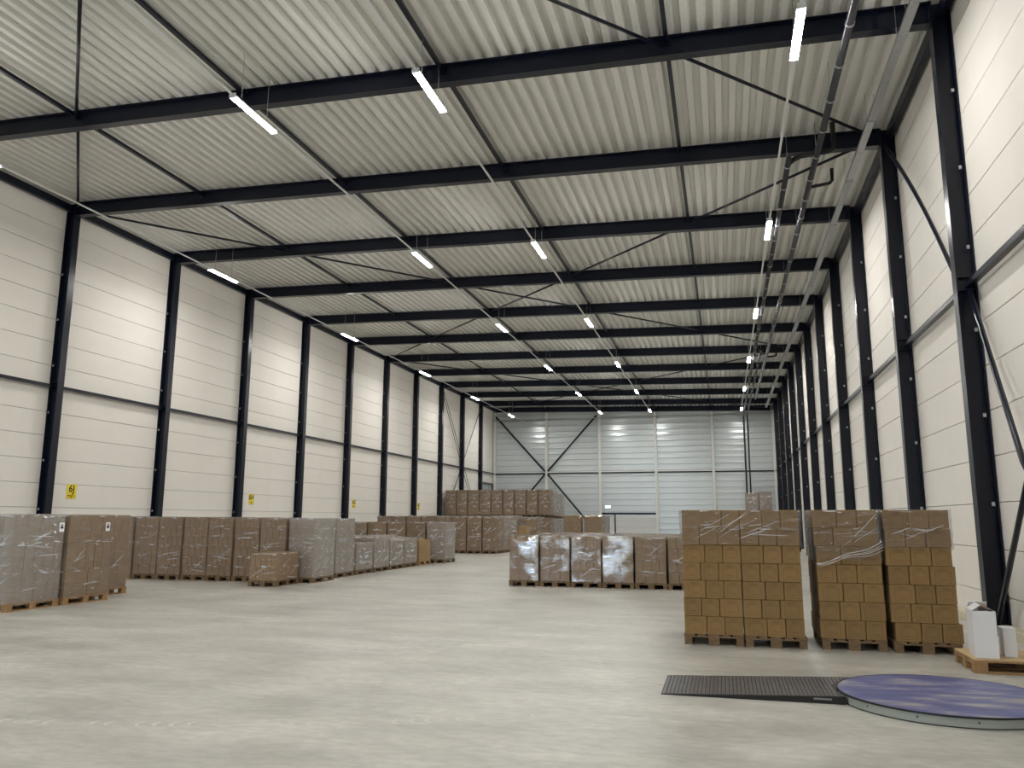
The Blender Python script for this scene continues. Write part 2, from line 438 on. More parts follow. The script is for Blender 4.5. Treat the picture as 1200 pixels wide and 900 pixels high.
def left_door():
    d = struct(empty('door_2', (XL, 61.0, 0)), 'tall dark framed glazed door at the far end of the left wall', 'door')
    for y in (0, 3.3): link('door_post', MB().box(0, .1, y, y+.22, 0, 4.5).mesh('post', 'steel'), d)
    link('lintel', MB().box(0, .1, 0, 3.52, 4.5, 4.66).mesh('lintel', 'steel'), d)
    link('door_leaf', MB().box(.01, .06, .22, 3.3, 0, 3.2).mesh('leaf', 'door_leaf'), d)
    for i in range(3): link('pane', MB().box(.02, .05, .24+i*1.03, .24+i*1.03+.98, 3.22, 4.48).mesh('pane', 'glass'), d)
    r = struct(empty('door_3', (XR, 61.6, 0)), 'dark framed door at the far end of the right wall', 'door')
    for y in (0, 2.4): link('door_post', MB().box(-.12, 0, y, y+.16, 0, 4.2).mesh('post', 'steel'), r)
    link('lintel', MB().box(-.12, 0, 0, 2.56, 4.2, 4.4).mesh('lintel', 'steel'), r)
    link('door_leaf', MB().box(-.05, -.01, .16, 2.4, 0, 4.2).mesh('leaf', 'steel'), r)
left_door()

# ------------------------------------------------------------------ steel frame
COLD, COLB = XR-CR, .23
cm = {}
for side in ('left', 'right'):
    xc = (XL+CL)/2 if side == 'left' else (XR+CR)/2
    sg = 1 if side == 'left' else -1
    h = zdeck(xc)-.01
    shaft = MB().prism([(w, u) for u, w in isec(COLD-.02, COLB, .022, .014)], 'z', .03, h).mesh('shaft', 'steel')
    base = MB().box(-COLD/2-.03, COLD/2, -.19, .19, 0, .03).mesh('base', 'steel')
    clip = MB().box(-.025, .02, -.022, .0, -.03, .03).mesh('clip', 'galv')
    stiff = MB().box(-.13, .13, -.1, -.007, -.008, .008).box(-.13, .13, .007, .1, -.008, .008).mesh('stiff', 'steel')
    ks = range(-2, 10)
    for k in ks:
        c = empty('steel_column', (xc, yk(k), 0))
        vis = k-(0 if side == 'left' else -1)
        if vis < 0: lab = 'black steel I-column by the %s wall nearest the viewer at the frame edge%s' % (side, '' if k == -1 or side == 'right' else ', out of view')
        elif vis == 0: lab = 'nearest fully visible black steel I-column on the %s wall' % side
        else: lab = 'black steel I-column on the %s wall, %s one from the viewer' % (side, ORD[vis+1])
        tag(c, lab, 'column', 'steel columns along the %s wall' % side)
        link('column_shaft', shaft, c); link('base_plate', base, c)
        link('stiffener', stiff, c, (0, 0, RAILZ-.1)); link('stiffener', stiff, c, (0, 0, RAILZ+.12))
        for i in range(6):
            link('panel_clip', clip, c, (-sg*.07, -COLB/2+.0, 1.95+i*1.38))

bl = CR-CL
bmesh_ = MB().prism(isec(BH, BW, .02, .012), 'x', 0, -bl).mesh('beam', 'steel')
endp = MB().box(-.025, 0, -BW/2-.01, BW/2+.01, -BH/2-.02, BH/2).mesh('end_plate', 'steel')
cleat = MB().box(-.07, .07, -.01, .01, -.08, .08).mesh('cleat', 'steel')
for k in range(-2, 11):
    y = yk(k) if k < 10 else YF-.16
    b = empty('roof_beam', (CR, y, HB+BH/2)); b.rotation_euler = (0, math.atan(SL), 0)
    if k == -2: lab = 'dark steel roof beam above and behind the top frame edge'
    elif k == -1: lab = 'nearest dark steel roof beam crossing the top of the view'
    elif k == 10: lab = 'dark steel roof beam against the far end wall'
    else: lab = 'dark steel roof beam across the hall, %s from the viewer' % ORD[k+2]
    tag(b, lab, 'beam', 'roof beams')
    link('beam_profile', bmesh_, b)
    link('end_plate', endp, b); link('end_plate', endp, b, (-bl+.025, 0, 0))
    if k < 10:
        for x in TIES:
            link('cleat', cleat, b, (x-CR, -.05, BH/2-.1))

for i, x in enumerate(TIES):
    t = tag(empty('roof_tie', (x, 0, zdeck(x)-.1)), 'thin dark longitudinal roof strut, %s from the left wall' % ORD[i+1], 'strut', 'longitudinal roof struts')
    me = MB().box(-.04, .04, .012, B-.012, -.04, .04).mesh('strut', 'steel')
    for k in range(-2, 10): link('strut_length', me, t, (0, yk(k), 0))
# eave beams
for side, x in (('left', XL+.12), ('right', XR-.12)):
    t = tag(empty('eave_beam', (x, 0, zdeck(x)-.2)), 'dark eave strut along the top of the %s wall' % side, 'beam', 'eave struts')
    me = MB().box(-.06, .06, .12, B-.12, -.11, .11).mesh('eave', 'steel')
    for k in range(-2, 10): link('strut_length', me, t, (0, yk(k), 0))
# rails at half height
for side, x in (('left', XL+.11), ('right', XR-.11)):
    t = tag(empty('wall_rail', (x, 0, RAILZ)), 'dark horizontal steel rail half way up the %s wall' % side, 'rail', 'half height wall rails')
    me = MB().box(-.05, .05, .008, B-.008, -.045, .045).mesh('rail', 'steel')
    for k in range(-2, 10): link('rail_length', me, t, (0, yk(k), 0))
t = tag(empty('wall_rail', (0, YF-.08, RAILZ)), 'dark horizontal rail half way up the far wall', 'rail', 'half height wall rails')
xs = [XL]+TIES+[XR]
for a, b in zip(xs, xs[1:]):
    link('rail_length', MB().box(a+.11, b-.11, -.05, .05, -.07, .03).mesh('rail', 'steel'), t)
    link('rail_cap', MB().box(a+.11, b-.11, -.06, .06, .03, .1).mesh('rail_cap', 'white_steel'), t)
cb = [XL+.16]+TIES+[XR-.16]
for i, x in enumerate(cb):
    c = tag(empty('wall_post', (x, YF-.09, 0)), 'white painted steel post on the far wall, %s from its left end' % ORD[i+1], 'post', 'white posts of the far wall')
    link('post_shaft', MB().prism(isec(.18, .2, .015, .01), 'z', .02, zbeam(x)-.02).mesh('post', 'white_steel'), c)
    link('base_plate', MB().box(-.14,.14,-.13,.09,0,.02).mesh('base', 'white_steel'), c)
o = tag(link('sprinkler_pipe', MB().tube([(XL+.1, YF-.34, 9.95), (XR-.1, YF-.34, 9.95)], .03).mesh('pipe', 'galv')), 'thin pale pipe running high across the far wall', 'pipe')

def brace(name, pts, r, label, cat, group, mat='steel'):
    b = tag(link(name, MB().tube(pts, r, 8).mesh(name, mat)), label, cat, group)
    return b
# roof bracing: diamonds over five bays
xn = [CL]+TIES+[CR]
nb = 0
for m in range(-1, 2):
    for d in (1, -1):
        nm = empty('roof_brace'); nb += 1
        tag(nm, '%s diagonal roof brace climbing to the %s' % ({-1: 'nearest dark', 0: 'long dark middle', 1: 'far dark'}[m], 'right' if d > 0 else 'left'), 'brace', 'diagonal roof braces')
        for s in range(5):
            k = m*5+s
            if k < -2: continue
            i0, i1 = (s, s+1) if d > 0 else (5-s, 4-s)
            x0, x1 = xn[i0], xn[i1]
            dx = -.06 if d > 0 else .0
            link('brace_length', MB().tube([(x0+(x1-x0)*.02, yk(k)+.12, zdeck(x0)-.17+dx), (x0+(x1-x0)*.98, yk(k+1)-.12 if k+1 < 10 else YF-.3, zdeck(x1)-.17+dx)], .035, 6).mesh('brace', 'steel'), nm)
# left wall rods
XB = XL+.16
for dz in (0, .0):
    pass
rods = [((XB, yk(7)+.15, 10.45), (XB, yk(9)-.15, .6)), ((XB+.04, yk(7)+.45, 10.45), (XB+.04, yk(9)+.0, .9)), ((XB-.03, yk(9)-.15, 10.45), (XB-.03, yk(7)+.15, .6)), ((XB+.07, yk(9)-.35, 10.45), (XB+.07, yk(7)+.0, .9))]
for i, (a, b) in enumerate(rods):
    brace('wall_brace', [a, b], .022, '%s thin rod of the far left wall wind cross, falling %s the viewer' % (['outer', 'inner'][i % 2], 'away from' if i < 2 else 'towards'), 'brace', 'wind cross rods on the left wall')
# far wall cross
YW = YF-.22
p0 = (TIES[0], YW, RAILZ)
def pt(x, z): return (x, YW, z)
for a, b, lab in [((XL+.3, 10.3), (TIES[0]-.12, RAILZ+.15), 'upper left'), ((TIES[1]-.2, 10.2), (TIES[0]+.12, RAILZ+.15), 'upper right'), ((TIES[0]-.12, RAILZ-.1), (XL+.3, .5), 'lower left'), ((TIES[0]+.12, RAILZ-.1), (TIES[1]-.2, .5), 'lower right')]:
    brace('wall_brace', [pt(*a), pt(*b)], .072, '%s dark diagonal of the cross bracing on the far wall' % lab, 'brace', 'cross bracing of the far wall')
# right wall braces
XBR = XR-.13
XBN = 3.80; NODE = (XBN, 11.72, 2.45)
brace('wall_brace', [(XBN+.16, yk(-1)-.14, RAILZ-.12), NODE, (XBN, yk(-2)+.14, .12)], .042, 'dark diagonal tube falling from rail height towards the right frame edge', 'brace', 'right wall braces')
brace('wall_brace', [(XBN+.09, yk(-1)-.14, .12), (XBN+.09, NODE[1], NODE[2]), (XBN+.09, yk(-2)+.14, RAILZ-.12)], .042, 'dark diagonal tube rising from the nearest right column foot', 'brace', 'right wall braces')
pts = []
for i in range(13):
    t = i/12; y = yk(0)-.12+(yk(-1)+.12-yk(0)+.12)*t; z = 10.1+(RAILZ+.12-10.1)*t
    pts.append((3.88, y, z+.22*math.sin(math.pi*t)))
brace('wall_brace', pts, .04, 'slightly bowed dark tube between the two nearest right columns above the rail', 'brace', 'right wall braces')

# ------------------------------------------------------------------ lamps
ROWS = [(-15.93, 9.72, 22.18-9.342, 'row by the left wall'), (-8.92, 9.78, 13.08, 'second row from the left'), (-5.17, 9.82, 13.22, 'third row from the left'), (1.50, 9.68, 12.83, 'right row beside the pipes')]
LL = 1.5
hous = MB().prism([(-.072,.0),(.072,.0),(.072,.03),(.035,.07),(-.035,.07),(-.072,.03)], 'y', -LL/2, LL/2).mesh('housing', 'lamp_body')
diff = MB().prism([(-.065,0),(-.055,-.02),(.055,-.02),(.065,0)], 'y', -LL/2+.02, LL/2-.02).mesh('diffuser', 'led')
cap = MB().box(-.072,.072,-.012,.012,-.024,.07).mesh('end_cap', 'lamp_body')
for ri, (x, z, ya, rn) in enumerate(ROWS):
    wire = MB().tube([(0,0,.07),(0,0,zdeck(x)-z)], .006, 5).mesh('wire', 'galv')
    for k in range(-2, 6):
        l = empty('strip_lamp', (x, ya+k*9.342, z))
        if k < 0: lab = 'strip lamp overhead, %s before the visible ones, %s' % (ORD[-k], rn)
        elif k == 0 and ri == 0: lab = 'lit strip lamp at the left frame edge, first in the wall row'
        else: lab = 'lit white strip lamp, %s from the viewer in the %s' % (ORD[k+1], rn)
        tag(l, lab, 'lamp', 'strip lamps under the roof')
        link('housing', hous, l); link('diffuser', diff, l)
        for s in (-1, 1): link('end_cap', cap, l, (0, s*LL/2, 0)); link('suspension_wire', wire, l, (0, s*.45, 0))
    r = tag(empty('lamp_rail', (x, 0, z+.03)), 'thin pale wiring rail carrying the strip lamps of the %s' % rn, 'rail', 'lamp wiring rails')
    y = ya-2*9.342
    while y < ya+5*9.342:
        link('rail_length', MB().box(-.022,.022, LL/2+.03, 9.342-LL/2-.03, 0, .03).mesh('rail', 'lamp_body'), r, (0, y, 0)); y += 9.342

# ------------------------------------------------------------------ pipes and tray on the right
def pipe(x, z, y0, y1, r, label, extra=None, step=1.25):
    p = tag(empty('roof_pipe', (x, 0, z)), label, 'pipe', 'drain pipes below the roof')
    pts = [(0,y0,0),(0,y1,0)]
    if extra: pts += extra
    link('pipe_run', MB().tube(pts, r, 10).mesh('pipe', 'pipe'), p)
    cl = MB().tube([(0,-.02,0),(0,.02,0)], r+.012, 10).mesh('clamp', 'galv')
    y = y0+.4
    hm = MB().tube([(0,0,r),(0,0,zdeck(x)-z-.02)], .006, 5).mesh('hanger', 'galv')
    i = 0
    while y < y1:
        link('pipe_clamp', cl, p, (0, y, 0))
        if i % 2 == 0: link('hanger', hm, p, (0, y, 0))
        y += step; i += 1
    return p
drop = lambda y: [(0, y+.12, -.03), (0, y+.2, -.14), (0, y+.21, -.4), (0, y+.21, -9.5)]
p1 = pipe(2.33, 9.8, 0.0, 55.4, .07, 'long dark drain pipe nearest the cable tray', [(0, 55.5, .05), (0, 55.52, .3)])
p2 = pipe(1.74, 9.8, 17.9, 64.05, .065, 'dark drain pipe nearest the right lamp row', drop(64.05))
p3 = pipe(2.02, 9.8, 39.0, 64.05, .055, 'thin dark drain pipe between its two longer neighbours', drop(64.05))
link('branch_pipe', MB().tube([(0,19.7,0),(.15,19.65,.0),(.47,19.55,.0),(.53,19.52,.06),(.53,19.48,.34)], .045, 8).mesh('branch', 'rubber'), p1)
link('branch_pipe', MB().tube([(0,18.2,0),(.12,18.02,.02),(.25,17.95,.05),(.85,17.85,.05),(.95,17.82,.1),(.95,17.8,.7)], .06, 8).mesh('branch', 'rubber'), p2)
link('branch_pipe', MB().tube([(0,41.0,0),(.3,41.0,0),(.5,41.0,.05),(.5,41.0,.65)], .05, 8).mesh('branch', 'rubber'), p1)
tr = tag(empty('cable_tray', (3.24, 0, 9.78)), 'galvanised cable tray running along the right side under the beams', 'tray')
tm = MB().box(-.075,.075,0,2.98,0,.006).box(-.075,-.069,0,2.98,.006,.06).box(.069,.075,0,2.98,.006,.06).mesh('tray', 'galv')
hm = MB().box(-.09,.09,-.015,.015,-.02,0).tube([(-.085,0,0),(-.085,0,.6)], .005, 5).tube([(.085,0,0),(.085,0,.6)], .005, 5).mesh('hanger', 'galv')
y = 0
while y < 59.5:
    link('tray_length', tm, tr, (0, y, 0)); link('hanger', hm, tr, (0, y+1.5, 0)); y += 3.0
link('cable', MB().tube([(-.03,0,.02),(-.03,59.8,.02)], .012, 6).mesh('cable', 'rubber'), tr)
link('cable', MB().tube([(.02,0,.02),(.02,59.8,.02)], .014, 6).mesh('cable', 'rubber'), tr)

# ------------------------------------------------------------------ wall signs
def text_mesh(body, size, mat):
    cu = bpy.data.curves.new('t', 'FONT'); cu.body = body; cu.size = size; cu.align_x = 'CENTER'; cu.extrude = .002; cu.offset = .006
    ob = bpy.data.objects.new('t', cu); COL.objects.link(ob)
    dg = bpy.context.evaluated_depsgraph_get(); me = bpy.data.meshes.new_from_object(ob.evaluated_get(dg))
    bpy.data.objects.remove(ob); me.materials.clear(); me.materials.append(MATS[mat])
    return me
plate = MB().box(-.185,.185,-.215,.215,0,.006).mesh('plate', 'sign_yellow')
for t, y, w in [('6J', 19.68, 'nearest'), ('6H', 29.1, 'second'), ('6G', 38.58, 'third'), ('6F', 47.8, 'farthest')]:
    s = tag(empty('wall_sign', (XL+.004, y, 2.48)), 'yellow bay sign reading %s on the left wall, %s of the four' % (t, w), 'sign', 'yellow bay signs')
    s.rotation_euler = (math.pi/2, 0, math.pi/2)
    link('sign_plate', plate, s)
    link('lettering', text_mesh(t, .30, 'sign_ink'), s, (0, -.015, .007))
    mk = MB()
    for i, u in enumerate((-.13,-.095,-.06,-.02,.02,.055,.12)): mk.box(u-.012, u+.012, -.145, -.10 if i % 2 else -.11, .006, .009)
    link('small_lettering', mk.mesh('marks', 'sign_ink'), s)
    link('arrow', MB().prism([(-.04,-.155),(.04,-.155),(0,-.192)], 'z', .006, .009).mesh('arrow', 'sign_ink'), s)
    link('bottom_line', MB().box(-.17,.17,-.208,-.2,.006,.009).mesh('line', 'sign_ink'), s)

# ------------------------------------------------------------------ pallets
PZ = .144
def pallet_meshes(mat):
    return {'deck_board': [(MB().box(-w/2, w/2, -.6, .6, 0, .022).mesh('board', mat), x) for w, x in ((.145,-.3275),(.1,-.165),(.145,0),(.1,.165),(.145,.3275))],
            'stringer': MB().box(-.4,.4,-.672,-.528,.1,.122).box(-.4,.4,-.0725,.0725,.1,.122).box(-.4,.4,.528,.672,.1,.122),
            'block': {w: MB().box(-w/2, w/2, -.0725, .0725, 0, .078).mesh('block', mat) for w in (.1, .145)},
            'bottom': {w: MB().box(-w/2, w/2, -.6, .6, 0, .022).mesh('bottom', mat) for w in (.1, .145)}}
_pm = {}
for mt in ('wood', 'wood_old'):
    d = pallet_meshes(mt)
    mb = MB()
    for yy in (-.5275, 0, .5275): mb.box(-.4, .4, yy-.0725, yy+.0725, .1, .122)
    d['stringer'] = mb.mesh('stringers', mt)
    mb = MB()
    for yy in (-.5275, 0, .5275):
        mb.box(-.4, .4, yy-.0725, yy+.0725, .1, .122)
        for xx, w in ((-.345,.1),(0,.145),(.345,.1)): mb.box(xx-w/2, xx+w/2, yy-.0725, yy+.0725, .022, .1)
    for xx, w in ((-.345,.1),(0,.145),(.345,.1)): mb.box(xx-w/2, xx+w/2, -.6, .6, 0, .022)
    for w, xx in ((.145,-.3275),(.1,-.165),(.145,0),(.1,.165),(.145,.3275)): mb.box(xx-w/2, xx+w/2, -.6, .6, .122, .144)
    d['whole'] = mb.mesh('pallet', mt); _pm[mt] = d
def pallet_parts(par, mt, detail):
    d = _pm[mt]
    if not detail: return link('pallet', d['whole'], par)
    p = link('pallet', d['stringer'], par)
    fill_pallet(p, d); return p
def fill_pallet(p, d):
    for me, x in d['deck_board']: link('deck_board', me, p, (x, 0, .122))
    for xx, w in ((-.345,.1),(0,.145),(.345,.1)):
        link('bottom_board', d['bottom'][w], p, (xx, 0, 0))
        for yy in (-.5275, 0, .5275): link('block', d['block'][w], p, (xx, yy, .022))

# ------------------------------------------------------------------ stretch film shells
_fc = {}
def film_mesh(w, d, z0, z1, mat, seed, top=True, wob=.007, ragged=0.0, nu=7, nz=9):
    key = (round(w,2), round(d,2), round(z0,2), round(z1,2), mat, seed, top)
    if key in _fc: return _fc[key]
    R = random.Random(seed*31+7); v = []; f = []
    r = .03
    ring = []
    def corner(cx, cy, a0):
        return [(cx+r*math.cos(a0+t*math.pi/4), cy+r*math.sin(a0+t*math.pi/4)) for t in range(3)]
    cs = [(-w/2+r,-d/2+r,math.pi), (w/2-r,-d/2+r,-math.pi/2), (w/2-r,d/2-r,0), (-w/2+r,d/2-r,math.pi/2)]
    for i, (cx, cy, a) in enumerate(cs):
        c = corner(cx, cy, a); ring += c
        nx_, ny_, na = cs[(i+1) % 4]; e = corner(nx_, ny_, na)[0]
        for t in range(1, nu): ring.append((c[2][0]+(e[0]-c[2][0])*t/nu, c[2][1]+(e[1]-c[2][1])*t/nu))
    n = len(ring)
    for j in range(nz+1):
        z = z0+(z1-z0)*j/nz
        for i, (x, y) in enumerate(ring):
            k = 1+R.uniform(-wob, wob)*1.6 if 0 < j < nz else 1
            dz = R.uniform(-ragged, ragged) if j == 0 else 0
            v.append((x*k, y*k, z+dz))
    for j in range(nz):
        for i in range(n):
            f.append((j*n+i, j*n+(i+1) % n, (j+1)*n+(i+1) % n, (j+1)*n+i))
    if top:
        b = len(v)
        for i, (x, y) in enumerate(ring): v.append((x*.93, y*.93, z1+.006+R.uniform(-.004,.006)))
        for i in range(n): f.append((nz*n+i, nz*n+(i+1) % n, b+(i+1) % n, b+i))
        f.append(tuple(b+i for i in range(n)))
    me = bpy.data.meshes.new('film'); me.from_pydata(v, [], f); me.materials.append(MATS[mat])
    for p in me.polygons: p.use_smooth = True
    me.update(); _fc[key] = me
    return me

def painted_glint_mat():  # white diffuse stands in for lamp glints on the gathered film
    m = bpy.data.materials.new('film_painted_glint'); m.use_nodes = True; nt = m.node_tree; nt.nodes.clear(); MATS['film_painted_glint'] = m
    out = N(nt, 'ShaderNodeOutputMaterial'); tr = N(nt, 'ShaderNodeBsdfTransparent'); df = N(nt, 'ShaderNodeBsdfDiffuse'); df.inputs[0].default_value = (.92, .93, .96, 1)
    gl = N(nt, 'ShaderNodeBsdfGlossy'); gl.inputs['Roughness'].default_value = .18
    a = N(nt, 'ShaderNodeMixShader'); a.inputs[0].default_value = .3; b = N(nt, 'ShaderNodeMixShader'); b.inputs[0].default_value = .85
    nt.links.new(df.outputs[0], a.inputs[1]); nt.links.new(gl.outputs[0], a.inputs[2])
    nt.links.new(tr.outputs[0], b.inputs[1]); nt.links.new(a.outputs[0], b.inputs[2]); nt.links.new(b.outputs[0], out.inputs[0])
painted_glint_mat()
_cm = {}
def fold_glint_mesh(w, d, z0, z1, nl, seed, amount=1.0, wid=.006, faces='FR'):
    # painted highlights: thin white tented ribbons along film folds, outside the wrap
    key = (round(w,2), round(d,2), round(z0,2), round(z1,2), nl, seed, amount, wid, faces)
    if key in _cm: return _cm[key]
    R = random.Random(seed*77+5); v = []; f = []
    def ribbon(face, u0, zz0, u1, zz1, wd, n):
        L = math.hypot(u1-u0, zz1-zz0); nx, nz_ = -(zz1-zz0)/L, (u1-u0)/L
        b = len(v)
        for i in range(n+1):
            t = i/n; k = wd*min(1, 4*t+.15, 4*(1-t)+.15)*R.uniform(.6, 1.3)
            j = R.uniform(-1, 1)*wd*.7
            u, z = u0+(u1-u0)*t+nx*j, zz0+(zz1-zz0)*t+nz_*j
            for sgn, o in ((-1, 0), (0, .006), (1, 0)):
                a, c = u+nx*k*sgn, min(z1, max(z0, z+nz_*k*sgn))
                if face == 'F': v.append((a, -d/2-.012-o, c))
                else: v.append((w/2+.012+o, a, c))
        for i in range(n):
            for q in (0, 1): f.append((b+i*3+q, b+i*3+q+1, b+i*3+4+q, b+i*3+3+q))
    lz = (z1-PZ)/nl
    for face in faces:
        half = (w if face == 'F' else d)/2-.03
        for i in range(int(3*amount)):                      # long slanted film pulls, painted as white highlight streaks
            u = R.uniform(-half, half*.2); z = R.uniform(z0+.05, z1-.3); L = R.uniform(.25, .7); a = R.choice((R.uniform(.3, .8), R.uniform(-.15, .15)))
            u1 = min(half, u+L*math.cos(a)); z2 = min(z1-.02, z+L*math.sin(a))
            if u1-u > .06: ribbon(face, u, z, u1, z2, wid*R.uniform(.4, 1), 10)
        for i in range(int(11*amount)):                     # short painted glints where the film bridges carton edges
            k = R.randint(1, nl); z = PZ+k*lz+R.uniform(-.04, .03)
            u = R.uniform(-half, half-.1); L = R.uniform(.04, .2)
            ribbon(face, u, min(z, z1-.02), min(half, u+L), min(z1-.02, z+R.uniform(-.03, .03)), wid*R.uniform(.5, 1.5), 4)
    me = bpy.data.meshes.new('fold_glints'); me.from_pydata(v, [], f); me.materials.append(MATS['film_painted_glint'])
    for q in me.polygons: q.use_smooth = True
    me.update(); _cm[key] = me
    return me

# ------------------------------------------------------------------ wrapped pallet loads
def split(total, n, R, jit=.12):
    ws = [1+R.uniform(-jit, jit) for _ in range(n)]; s = sum(ws)
    return [w/s*total for w in ws]
_sm = {}
def stack_mesh(w, d, h, nx, ny, nz, mat, seed):
    key = (round(w,2), round(d,2), round(h,2), nx, ny, nz, mat, seed)
    if key not in _sm:
        R = random.Random(seed); mb = MB(); lz = (h-PZ)/nz
        for k in range(nz):
            cx = split(w, nx+(k % 2), R); cy = split(d, ny, R); ox, oy = R.uniform(-.006,.006), R.uniform(-.006,.006)
            x = -w/2
            for i, a in enumerate(cx):
                y = -d/2
                for j, b in enumerate(cy):
                    if i in (0, len(cx)-1) or j in (0, len(cy)-1) or k == nz-1:
                        e = R.uniform(0, .005)
                        mb.box(x+.003+ox, x+a-.003+ox, y+.002+oy+e, y+b-.003+oy, PZ+k*lz+.001, PZ+(k+1)*lz-.002)
                    y += b
                x += a
        _sm[key] = mb.mesh('carton_stack', mat)
    return _sm[key]
def load(label, x, y, h, w=.8, d=1.2, rz=0.0, z=0.0, name='wrapped_pallet_load', group='film wrapped pallet loads', detail=False, nx=3, ny=4, nz=5, faces='F', mat='carton_wrapped', fm='film', wood='wood_old', seed=1, wrap=True, tags=(), crease=1.0):  # crease: amount of painted highlight ribbons on the film
    # x, y: centre of the load on the floor; local -Y is the short front of the pallet when w=.8
    L = tag(empty(name, (x, y, z), rz), label, 'pallet load', group)
    pallet_parts(L, wood, detail)
    w, d = w-.012, d-.012
    if not detail:
        stuff(link('carton_stack', stack_mesh(w-.02, d-.02, h, nx, ny, nz, mat, seed), L))
    else:
        R = random.Random(seed*13+1); lz = (h-PZ)/nz; W_, D_ = w-.024, d-.024
        fy = min(.3, D_/ny); core_x0, core_x1 = -W_/2, W_/2
        if 'R' in faces: core_x1 -= .26
        if 'L' in faces: core_x0 += .26
        for k in range(nz):
            cx = split(W_, nx+(k % 2), R, .08); xx = -W_/2; ox = R.uniform(-.006, .006)
            cx = [round(a, 2) for a in cx]; cx[-1] = round(W_-sum(cx[:-1]), 3)
            for a in cx:
                link('carton', bevbox(a-.007, fy-.006, lz-.004, mat), L, (xx+a/2+ox, -D_/2+fy/2+R.uniform(0,.006), PZ+k*lz+.001)); xx += a
            for fc in ('R', 'L'):
                if fc not in faces: continue
                cy = split(D_-fy, ny-1+(k % 2), R, .08); cy = [round(a, 2) for a in cy]; cy[-1] = round(D_-fy-sum(cy[:-1]), 3)
                yy = -D_/2+fy; sx = 1 if fc == 'R' else -1
                for a in cy:
                    link('carton', bevbox(.252, a-.007, lz-.004, mat), L, (sx*(W_/2-.13)+R.uniform(-.005,.004), yy+a/2, PZ+k*lz+.001)); yy += a
        stuff(link('carton_core', MB().box(core_x0+.006, core_x1-.006, -D_/2+fy+.002, D_/2-.004, PZ, h-.004).mesh('core', mat), L))
    if wrap:
        fo = link('stretch_film', film_mesh(w+.006, d+.006, .1, h+.004, fm, seed % 5), L)
        stuff(link('film_fold_glint', fold_glint_mesh(w, d, .12, h, nz, seed if detail else seed % 4, crease*1.3, .009 if detail else .018, 'FR'), fo))  # film highlights painted on as white ribbons
    for (lx, ly, lzz, rzz) in tags:
        p = link('paper_label', MB().box(-.06,.06,-.003,0,-.09,.09).mesh('paper', 'paper'), L, (lx, ly, lzz), (0,0,rzz))
        link('label_print', MB().box(-.035,.035,-.005,-.003,-.03,.02).box(-.02,.02,-.005,-.003,.03,.06).mesh('print', 'ink'), p)
    return L
HP = math.pi/2
# three loads at the left edge (long side faces the aisle)
load('tall film wrapped carton pallet at the left frame edge with silvery end', -13.10, 12.59, 1.76, detail=True, nx=3, ny=4, nz=3, faces='FR', fm='film_thick', wood='wood', seed=3, crease=1.6, tags=[(.404, .5, 1.52, HP)])
load('film wrapped carton pallet with diagonal crease, second from the left frame edge', -13.06, 13.85, 1.76, detail=True, nx=3, ny=4, nz=3, faces='FR', fm='film', wood='wood', seed=4, tags=[(.404, .42, 1.52, HP)])
load('film wrapped carton pallet set back behind the creased one at the left', -13.80, 15.25, 1.76, detail=True, nx=3, ny=4, nz=3, faces='FR', fm='film', wood='wood', seed=8)
# row against the left wall, short ends forward
xs = [-16.864+.824*i for i in range(7)]
for i, x in enumerate(xs):
    load('wrapped carton pallet by the left wall, %s from the left of its row' % ORD[i+1], x, 20.16+.03*(i % 2)-.01*i, 1.74-.004*i, detail=True, nx=4, ny=4, nz=6, faces='F'+('L' if i == 0 else '')+('R' if i == 6 else ''), mat='carton_dull', seed=20+i, group='row of wrapped pallets by the left wall', wood='wood' if i == 0 else 'wood_old')
load('wrapped carton pallet with bright side, at the corner where the left row turns', -11.10, 20.20, 1.70, detail=True, nx=3, ny=4, nz=6, faces='FR', fm='film_thick', seed=31, group='pallets along the aisle corner')
load('wrapped tall carton pallet just behind the row corner along the aisle', -11.36, 21.98, 1.70, detail=True, nx=3, ny=4, nz=5, faces='FR', fm='film_thick', seed=32, group='pallets along the aisle corner')
load('low half height pallet of golden cartons in front of the left row', -11.42, 18.86, .83, rz=.05, detail=True, nx=4, ny=5, nz=2, faces='FR', mat='carton_yellow', fm='film_thin', wood='wood_old', seed=33)
# low pallets along the aisle
for i, (yc, h, m, f, wr) in enumerate([(23.38, .95, 'carton_wrapped', 'film_thick', True), (24.68, 1.12, 'carton_wrapped', 'film_thick', True), (25.95, 1.0, 'carton_wrapped', 'film_thick', True), (27.22, 1.02, 'carton_wrapped', 'film_thick', True), (28.6, .93, 'carton_yellow', 'film_thin', False)]):
    lab = 'low film wrapped carton pallet, %s in the low run along the aisle' % ORD[i+1] if wr else 'low unwrapped pallet of golden cartons at the end of the low run'
    load(lab, -11.38, yc, h, nz=4 if wr else 3, nx=2, ny=4, mat=m, fm=f, wrap=wr, seed=40+i % 3, group='low pallets along the aisle', name='wrapped_pallet_load' if wr else 'pallet_load', wood='wood' if not wr else 'wood_old')
for i, (yc, h) in enumerate([(23.5, 1.08), (24.8, 1.14), (26.1, 1.1), (27.4, 1.1)]):
    load('low film wrapped carton pallet in the second line from the aisle, %s from the viewer' % ORD[i+1], -12.25, yc, h, nz=4, nx=2, ny=4, fm='film_thick', seed=43+i % 3, group='low pallets along the aisle')
# row across behind the low run
for i in range(5):
    load('wrapped carton pallet behind the low run, %s counting from the aisle corner' % ORD[i+1], -11.02-.84*i, 30.45, 1.57, nz=5, seed=50+i % 3, fm='film_thick' if i == 0 else 'film', group='row behind the low pallets')
